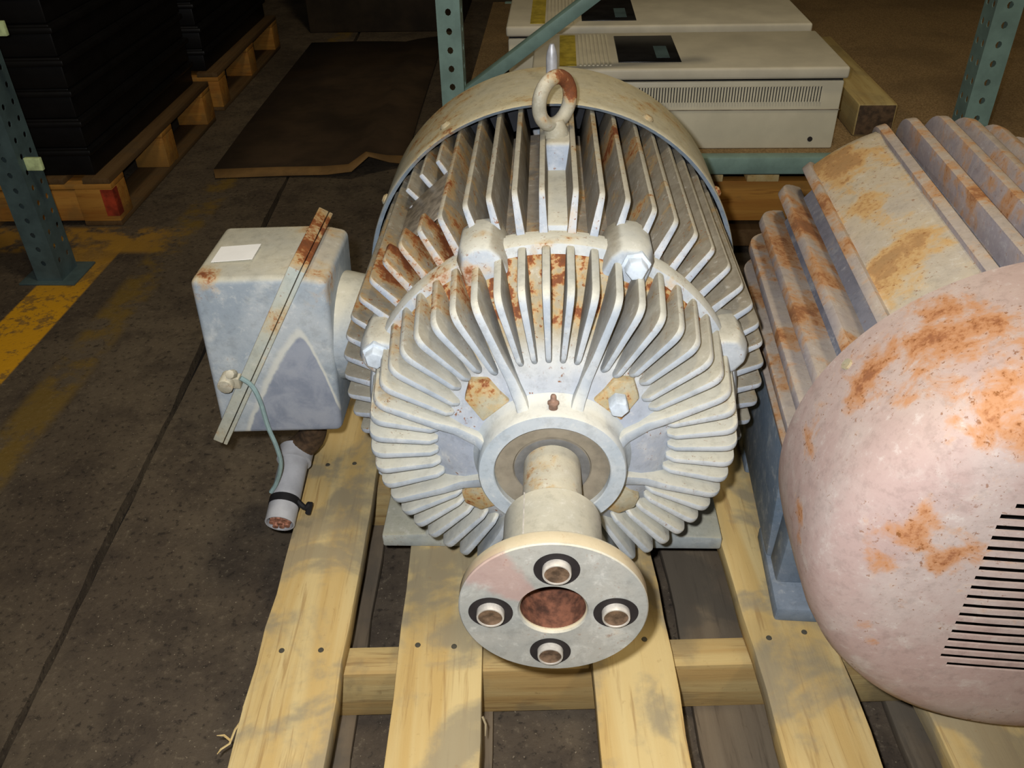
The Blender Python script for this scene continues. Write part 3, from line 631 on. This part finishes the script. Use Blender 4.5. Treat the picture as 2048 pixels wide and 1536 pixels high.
for a in (-46.5, -19.5):
    link('cooling_fin', f2me, motor2, AX2, (0, R(a), 0))
def fan_cover():
    o_ = MB().lathe([(0.327, 0.985), (0.332, 0.985), (0.3335, 0.95), (0.333, 0.87), (0.331, 0.81), (0.325, 0.780), (0.312, 0.757), (0.292, 0.742), (0.265, 0.732), (0.22, 0.726), (0.12, 0.722), (0.0, 0.720),
                     (0.0, 0.723), (0.12, 0.725), (0.22, 0.729), (0.264, 0.735), (0.290, 0.745), (0.309, 0.760), (0.3215, 0.782), (0.328, 0.81), (0.330, 0.87), (0.3305, 0.95)], 112, closed=True)
    me = o_.mesh('fan_cover', 'cover2', weld=True)
    a = bpy.data.objects.new('tmp_cover', me); COL.objects.link(a)
    cut = MB()
    for k in range(18):
        z = -0.140 + k * 0.01685; w = 0.150 if 0 < k < 17 else 0.138
        cut.box(-w, w, 0.69, 0.745, z - 0.0043, z + 0.0043)
    b = bpy.data.objects.new('tmp_cut', cut.mesh('tmp_cut', 'cover2')); COL.objects.link(b)
    md = a.modifiers.new('cut', 'BOOLEAN'); md.operation = 'DIFFERENCE'; md.object = b; md.solver = 'EXACT'
    dg = bpy.context.evaluated_depsgraph_get(); dg.update()
    res = bpy.data.meshes.new_from_object(a.evaluated_get(dg)); res.name = 'fan_cover'
    bpy.data.objects.remove(a); bpy.data.objects.remove(b)
    for p in res.polygons: p.use_smooth = True
    res.set_sharp_from_angle(angle=R(35))
    cov = link('fan_cover', res, motor2, AX2)
    MB().lathe([(0, 0.80), (0.29, 0.80)], 40).build('fan_disc', 'interior', motor2, o=(0, 0, 0)).location = AX2
    b2 = MB().tube([(0, 0.95, 0.331), (0, 0.95, 0.337)], 0.008, 10).mesh('bolt', 'rustpad'); link('bolt', b2, cov, (0, 0, 0), (0, R(-57), 0))
fan_cover()
# skirt and feet of that motor
for sx in (-1, 1):
    MB().prism_y([(X2 + sx * 0.30, 0.30), (X2 + sx * 0.292, 0.03), (X2 + sx * 0.235, 0.03), (X2 + sx * 0.22, 0.30)], 1.08, 1.50).build('skirt', 'skirt', motor2, bevel=0.008)
    for y0, y1 in ((0.962, 1.16), (1.34, 1.5)):
        fo = MB().box(X2 + sx * 0.15 if sx > 0 else X2 - 0.292, X2 + 0.292 if sx > 0 else X2 - 0.15, y0, y1, 0.0, 0.032).build('foot', 'skirt', motor2, bevel=0.006)
        MB().lathe([(0, 0.0), (0.013, 0.0), (0.015, -0.0012)], 20).build('bolt_hole', 'darkhole', fo, o=(0, 0, 0))
        h = fo.children[0]; h.location = (sx * 0.215, y0 + 0.045 - O2[1], 0.0318); h.rotation_euler = (R(-90), 0, 0)
    MB().prism_y([(X2 + sx * 0.285, 0.03), (X2 + sx * 0.275, 0.28), (X2 + sx * 0.235, 0.28), (X2 + sx * 0.235, 0.03)], 1.02, 1.082).build('foot_web', 'skirt', motor2, bevel=0.008)

# ------------------------------------------------------------------ racking behind
def perforated(mb, origin, ux, uz, w, h, cols, pitch, r, start=0.04):
    """a sheet of width w along ux and height h along uz, with rows of octagonal holes"""
    ux, uz, og = Vector(ux), Vector(uz), Vector(origin); rows = int((h - start) / pitch)
    xs = [0.0]
    for c in range(cols): xs.append(w * (c + 1) / cols)
    def P(a, b): return tuple(og + ux * a + uz * b)
    if start: mb.add([P(0, 0), P(w, 0), P(w, start), P(0, start)], [(0, 1, 2, 3)])
    for k in range(rows):
        z0 = start + k * pitch
        for c in range(cols):
            x0, x1 = xs[c], xs[c + 1]; cx, cz = (x0 + x1) / 2, z0 + pitch / 2; hx, hz = (x1 - x0) / 2, pitch / 2
            out = [(1, 0), (1, 1), (0, 1), (-1, 1), (-1, 0), (-1, -1), (0, -1), (1, -1)]
            v = [P(cx + a * hx, cz + b * hz) for a, b in out] + [P(cx + r * math.cos(i * math.pi / 4), cz + r * 1.15 * math.sin(i * math.pi / 4)) for i in range(8)]
            mb.add(v, [(i, (i + 1) % 8, (i + 1) % 8 + 8, i + 8) for i in range(8)])
    zt_ = start + rows * pitch
    if h - zt_ > 1e-4: mb.add([P(0, zt_), P(w, zt_), P(w, h), P(0, h)], [(0, 1, 2, 3)])
def post(name, x0, y0, w, dp, z0, z1, mat, parent, cols=1, side_cols=2):
    mb = MB(); h = z1 - z0
    perforated(mb, (x0, y0, z0), (1, 0, 0), (0, 0, 1), w, h, cols, 0.0508, 0.0085)
    perforated(mb, (x0, y0 + dp, z0), (0, -1, 0), (0, 0, 1), dp, h, side_cols, 0.0508, 0.0085)
    perforated(mb, (x0 + w, y0, z0), (0, 1, 0), (0, 0, 1), dp, h, side_cols, 0.0508, 0.0085)
    o = mb.build(name, mat, parent, angle=20, weld=True)
    for p in o.data.polygons: p.use_smooth = False
    md = o.modifiers.new('gauge', 'SOLIDIFY'); md.thickness = 0.0025; md.offset = -1
    return o
upl = thing('rack_upright', 'dark teal perforated rack upright standing on the floor at the left', 'rack', (-1.74, 2.55, FZ))
post('post', -1.735, 2.46, 0.085, 0.11, FZ + 0.006, 2.2, 'greendk', upl, 1, 2)
MB().box(-1.79, -1.60, 2.44, 2.60, FZ + 0.0005, FZ + 0.007).build('base_plate', 'greendk', upl, bevel=0.001)
for z, xo in ((0.225, 0.0), (0.625, 0.035)):
    MB().box(-1.652 + xo, -1.600 + xo, 2.49, 2.505, z - 0.02, z + 0.02).build('clip', 'clip', upl, bevel=0.002)
rack = thing('pallet_rack', 'teal perforated rack with a low shelf deck behind the motors', 'rack', (0.4, 2.6, FZ))
DZ = 0.23
post('post', -0.336, 2.50, 0.066, 0.075, FZ, 2.2, 'green', rack, 1, 1)
post('post', 1.165, 2.50, 0.072, 0.075, FZ, 2.2, 'green', rack, 1, 2)
MB().box(-0.27, 1.164, 2.502, 2.545, DZ - 0.050, DZ + 0.004).build('beam', 'green', rack, bevel=0.006)
MB().box(-0.27, 1.164, 4.60, 4.64, DZ - 0.050, DZ + 0.004).build('beam', 'green', rack, bevel=0.006)
MB().box(-0.33, 2.3, 2.546, 4.64, DZ - 0.018, DZ - 0.0005).build('shelf_deck', 'deck', rack, bevel=0.002)
br = MB(); br.tube([(-0.33, 2.54, 0.375), (0.45, 2.54, 0.935)], 0.024, 4); br.build('brace', 'green', rack, bevel=0.003)

# cabinets lying on the shelf deck
def cabinet(label, x0, x1, y0, y1, z0, z1, detail):
    t = thing('drive_cabinet', label, 'cabinet', ((x0 + x1) / 2, (y0 + y1) / 2, z0), group='cabinets lying on the shelf deck')
    MB().box(x0, x1, y0, y1, z0, z1 - 0.042).build('body', 'cream', t, bevel=0.006)
    MB().box(x0 - 0.006, x1 + 0.006, y0 - 0.014, y1 + 0.004, z1 - 0.034, z1).build('lid', 'creamtop', t, bevel=0.008, segs=3)
    MB().box(x0 + 0.004, x1 - 0.004, y0 + 0.006, y1 - 0.004, z1 - 0.044, z1 - 0.033).build('shadow_gap', 'panel', t)
    pn = MB().box(x0 + 0.25, x0 + 0.435, y0 + 0.05, y1 - 0.05, z1 - 0.001, z1 + 0.0025).build('panel', 'panel', t, bevel=0.001)
    MB().box(x0 + 0.365, x0 + 0.405, y0 + 0.09, y0 + 0.22, z1 + 0.002, z1 + 0.0032).build('screen', 'greendk', pn)
    MB().box(x0 + 0.075, x0 + 0.125, y0 + 0.02, y1 - 0.03, z1 - 0.001, z1 + 0.0015).build('stripe', 'yellow', t)
    ys = MB()
    for i in range(8): ys.box(x0 + 0.134 + i * 0.0125, x0 + 0.140 + i * 0.0125, y0 + 0.02, y1 - 0.03, z1 - 0.001, z1 + 0.003)
    ys.build('ribbing', 'cream', t)['kind'] = 'stuff'
    if detail:
        zz = z1 - 0.075
        MB().box(x0 + 0.06, x1 - 0.06, y0 - 0.0005, y0 + 0.004, zz - 0.028, zz + 0.016).build('vent', 'interior', t)
        g = MB(); n = 92; wv = (x1 - x0 - 0.12)
        for i in range(n + 1):
            xx = x0 + 0.06 + wv * i / n; g.box(xx - 0.0028, xx + 0.0028, y0 - 0.003, y0 + 0.001, zz - 0.03, zz + 0.018)
        g.build('vent_bars', 'cream', t)['kind'] = 'stuff'
        MB().box(x0, x1, y0 - 0.002, y0 + 0.002, z0 + 0.118, z0 + 0.121).build('seam', 'seal', t)
        for xx in (x0 + 0.08, x1 - 0.07):
            MB().tube([(xx, y0 + 0.002, z0 + 0.03), (xx, y0 - 0.003, z0 + 0.03)], 0.0075, 12).build('screw', 'darkhole', t)
    return t
cabinet('off white cabinet with a black top panel and vented front, nearest on the shelf', -0.07, 0.835, 2.585, 2.985, DZ, 0.476, True)
cabinet('off white cabinet farther back on the shelf, its top partly cut by the frame', -0.17, 0.835, 3.05, 3.46, DZ, 0.487, False)
tm = thing('timber_block', 'square timber block with dark end beside the off white cabinet', 'timber', (1.0, 3.0, DZ))
tmo = MB(); tmo.box(0.925, 1.045, 2.69, 3.50, DZ, DZ + 0.10); tmb = tmo.build('beam_body', 'timbertop', tm, bevel=0.006)
MB().box(0.930, 1.040, 2.6885, 2.6935, DZ + 0.004, DZ + 0.096).build('end_face', 'endgrain', tm, bevel=0.001)

# pallet under the shelf
up = thing('wooden_pallet', 'orange pine pallet on the floor under the rack shelf', 'pallet', (0.75, 3.0, FZ))
for y in (2.62, 3.40):
    MB().box(0.10, 1.35, y, y + 0.04, -0.025, 0.112).build('runner', 'wood_or', up, bevel=0.003)
    MB().box(0.10, 1.35, y - 0.01, y + 0.09, -0.112, -0.052).build('lower_board', 'wood_or_y', up, bevel=0.003)
    for x in (0.10, 0.68, 1.27):
        MB().box(x, x + 0.08, y + 0.01, y + 0.08, -0.0515, -0.0255).build('spacer', 'wood_or_y', up, bevel=0.002)
        MB().box(x, x + 0.08, y + 0.01, y + 0.08, FZ + 0.0005, -0.1125).build('block', 'wood_or_y', up, bevel=0.002)
for x in (0.10, 0.27, 0.425, 0.60, 0.80, 1.0, 1.2):
    MB().box(x, x + 0.10, 2.61, 3.46, 0.1125, 0.136).build('deck_board', 'wood', up, bevel=0.003)

# ------------------------------------------------------------------ pallets with black loads at the left
def load(label, y0, rot, mark, loadlabel):
    t = thing('wooden_pallet', label, 'pallet', (-2.2, y0 + 0.6, FZ), rot, (-1.63, 2.9, FZ), group='pallets under the black loads')
    x0, x1, y1 = -2.75, -1.63, y0 + 1.18
    for y in (y0, y0 + 0.53, y1 - 0.12):
        for x in (x0, -2.24, x1 - 0.14):
            b = MB().box(x, x + 0.14, y, y + 0.12, FZ + 0.0185, FZ + 0.145).build('block', 'wood_or', t, bevel=0.003)
    if mark: MB().box(x1 - 0.045, x1 + 0.0012, y0 - 0.0012, y0 + 0.04, FZ + 0.04, FZ + 0.143).build('red_mark', 'red', t)
    for x in (x0, -2.24, x1 - 0.14): MB().box(x, x + 0.14, y0, y1, FZ + 0.0005, FZ + 0.018).build('bottom_board', 'wood_or_y', t, bevel=0.002)
    for y in (y0, y0 + 0.53, y1 - 0.12): MB().box(x0, x1, y, y + 0.12, FZ + 0.1455, FZ + 0.165).build('cross_board', 'wood_or', t, bevel=0.002)
    for i in range(7):
        a = x0 + i * 0.17; MB().box(a, a + 0.10, y0, y1, FZ + 0.1655, FZ + 0.187).build('deck_board', 'wood_or_y', t, bevel=0.002)
    MB().box(x0, x1 - 0.14, y0 + 0.004, y0 + 0.02, FZ + 0.02, FZ + 0.14).build('fascia_board', 'wood_or', t, bevel=0.002)
    s = thing('stacked_load', loadlabel, 'load', (-2.2, y0 + 0.6, FZ + 0.187), rot, (-1.63, 2.9, FZ), group='black loads on pallets')
    z = FZ + 0.1875; rnd = random.Random(int(y0 * 100)); k = 0
    while z < 1.1:
        h = 0.105; i = rnd.uniform(0.02, 0.035)
        m_ = MB().box(x0 + i, x1 - 0.03 - i, y0 + i, y1 - i, z + 0.0005, z + h); m_.box(x0 + i - 0.014, x1 - 0.016 - i, y0 + i - 0.014, y1 - i + 0.014, z + h - 0.028, z + h - 0.006)
        m_.build('tray', 'loadblack', s, bevel=0.007); z += h
load('weathered pallet with a red painted corner under the black load, beside the upright', 2.9, R(1.5), True, 'stack of black plastic trays nearest the left rack upright')
load('pallet farther back in the dark under the second black load', 4.22, R(1.5), False, 'stack of black plastic trays farther back in the dark')

# cardboard sheet on the floor
def sheet():
    pts_x = [-1.42, -1.15, -0.95, -0.84, -0.77, -0.70, -0.62]
    lift = [0.002, 0.004, 0.012, 0.035, 0.085, 0.035, 0.004]
    mb = MB(); rows = [3.34, 3.39, 3.9, 4.6, 5.4]; n = len(pts_x); v = []
    for j, y in enumerate(rows):
        for i, x in enumerate(pts_x):
            fall = max(0.0, 1 - j * 0.22)
            v.append((x - 0.02 * j, y + 0.02 * math.sin(i * 1.3) + (0.16 * (i - 3) * 0.25 if i > 3 else 0), FZ + 0.002 + lift[i] * fall + (0.018 if j == 1 else 0.022 if j > 1 else 0)))
    f = [(j * n + i, j * n + i + 1, (j + 1) * n + i + 1, (j + 1) * n + i) for j in range(len(rows) - 1) for i in range(n - 1)]
    mb.add(v, f); mb.mi = [1 if k < n - 1 else 0 for k in range(len(f))]
    me = mb.mesh('cardboard_sheet', ['card', 'cardedge'], o=(-1.0, 4.2, FZ))
    o = link('cardboard_sheet', me, None, (-1.0, 4.2, FZ))
    md = o.modifiers.new('ply', 'SOLIDIFY'); md.thickness = 0.004; md.offset = 1
    tag(o, 'dark brown cardboard sheet with a buckled front edge on the floor', 'cardboard')
sheet()
cs = thing('storage_case', 'dark brown case standing in the shade behind the cardboard sheet', 'case', (-1.0, 6.2, FZ))
MB().box(-1.6, -0.62, 5.75, 6.6, FZ, 0.75).build('body', 'crate', cs, bevel=0.01)
MB().box(-1.62, -0.60, 5.735, 5.75, 0.34, 0.38).build('rim', 'crate', cs, bevel=0.003)
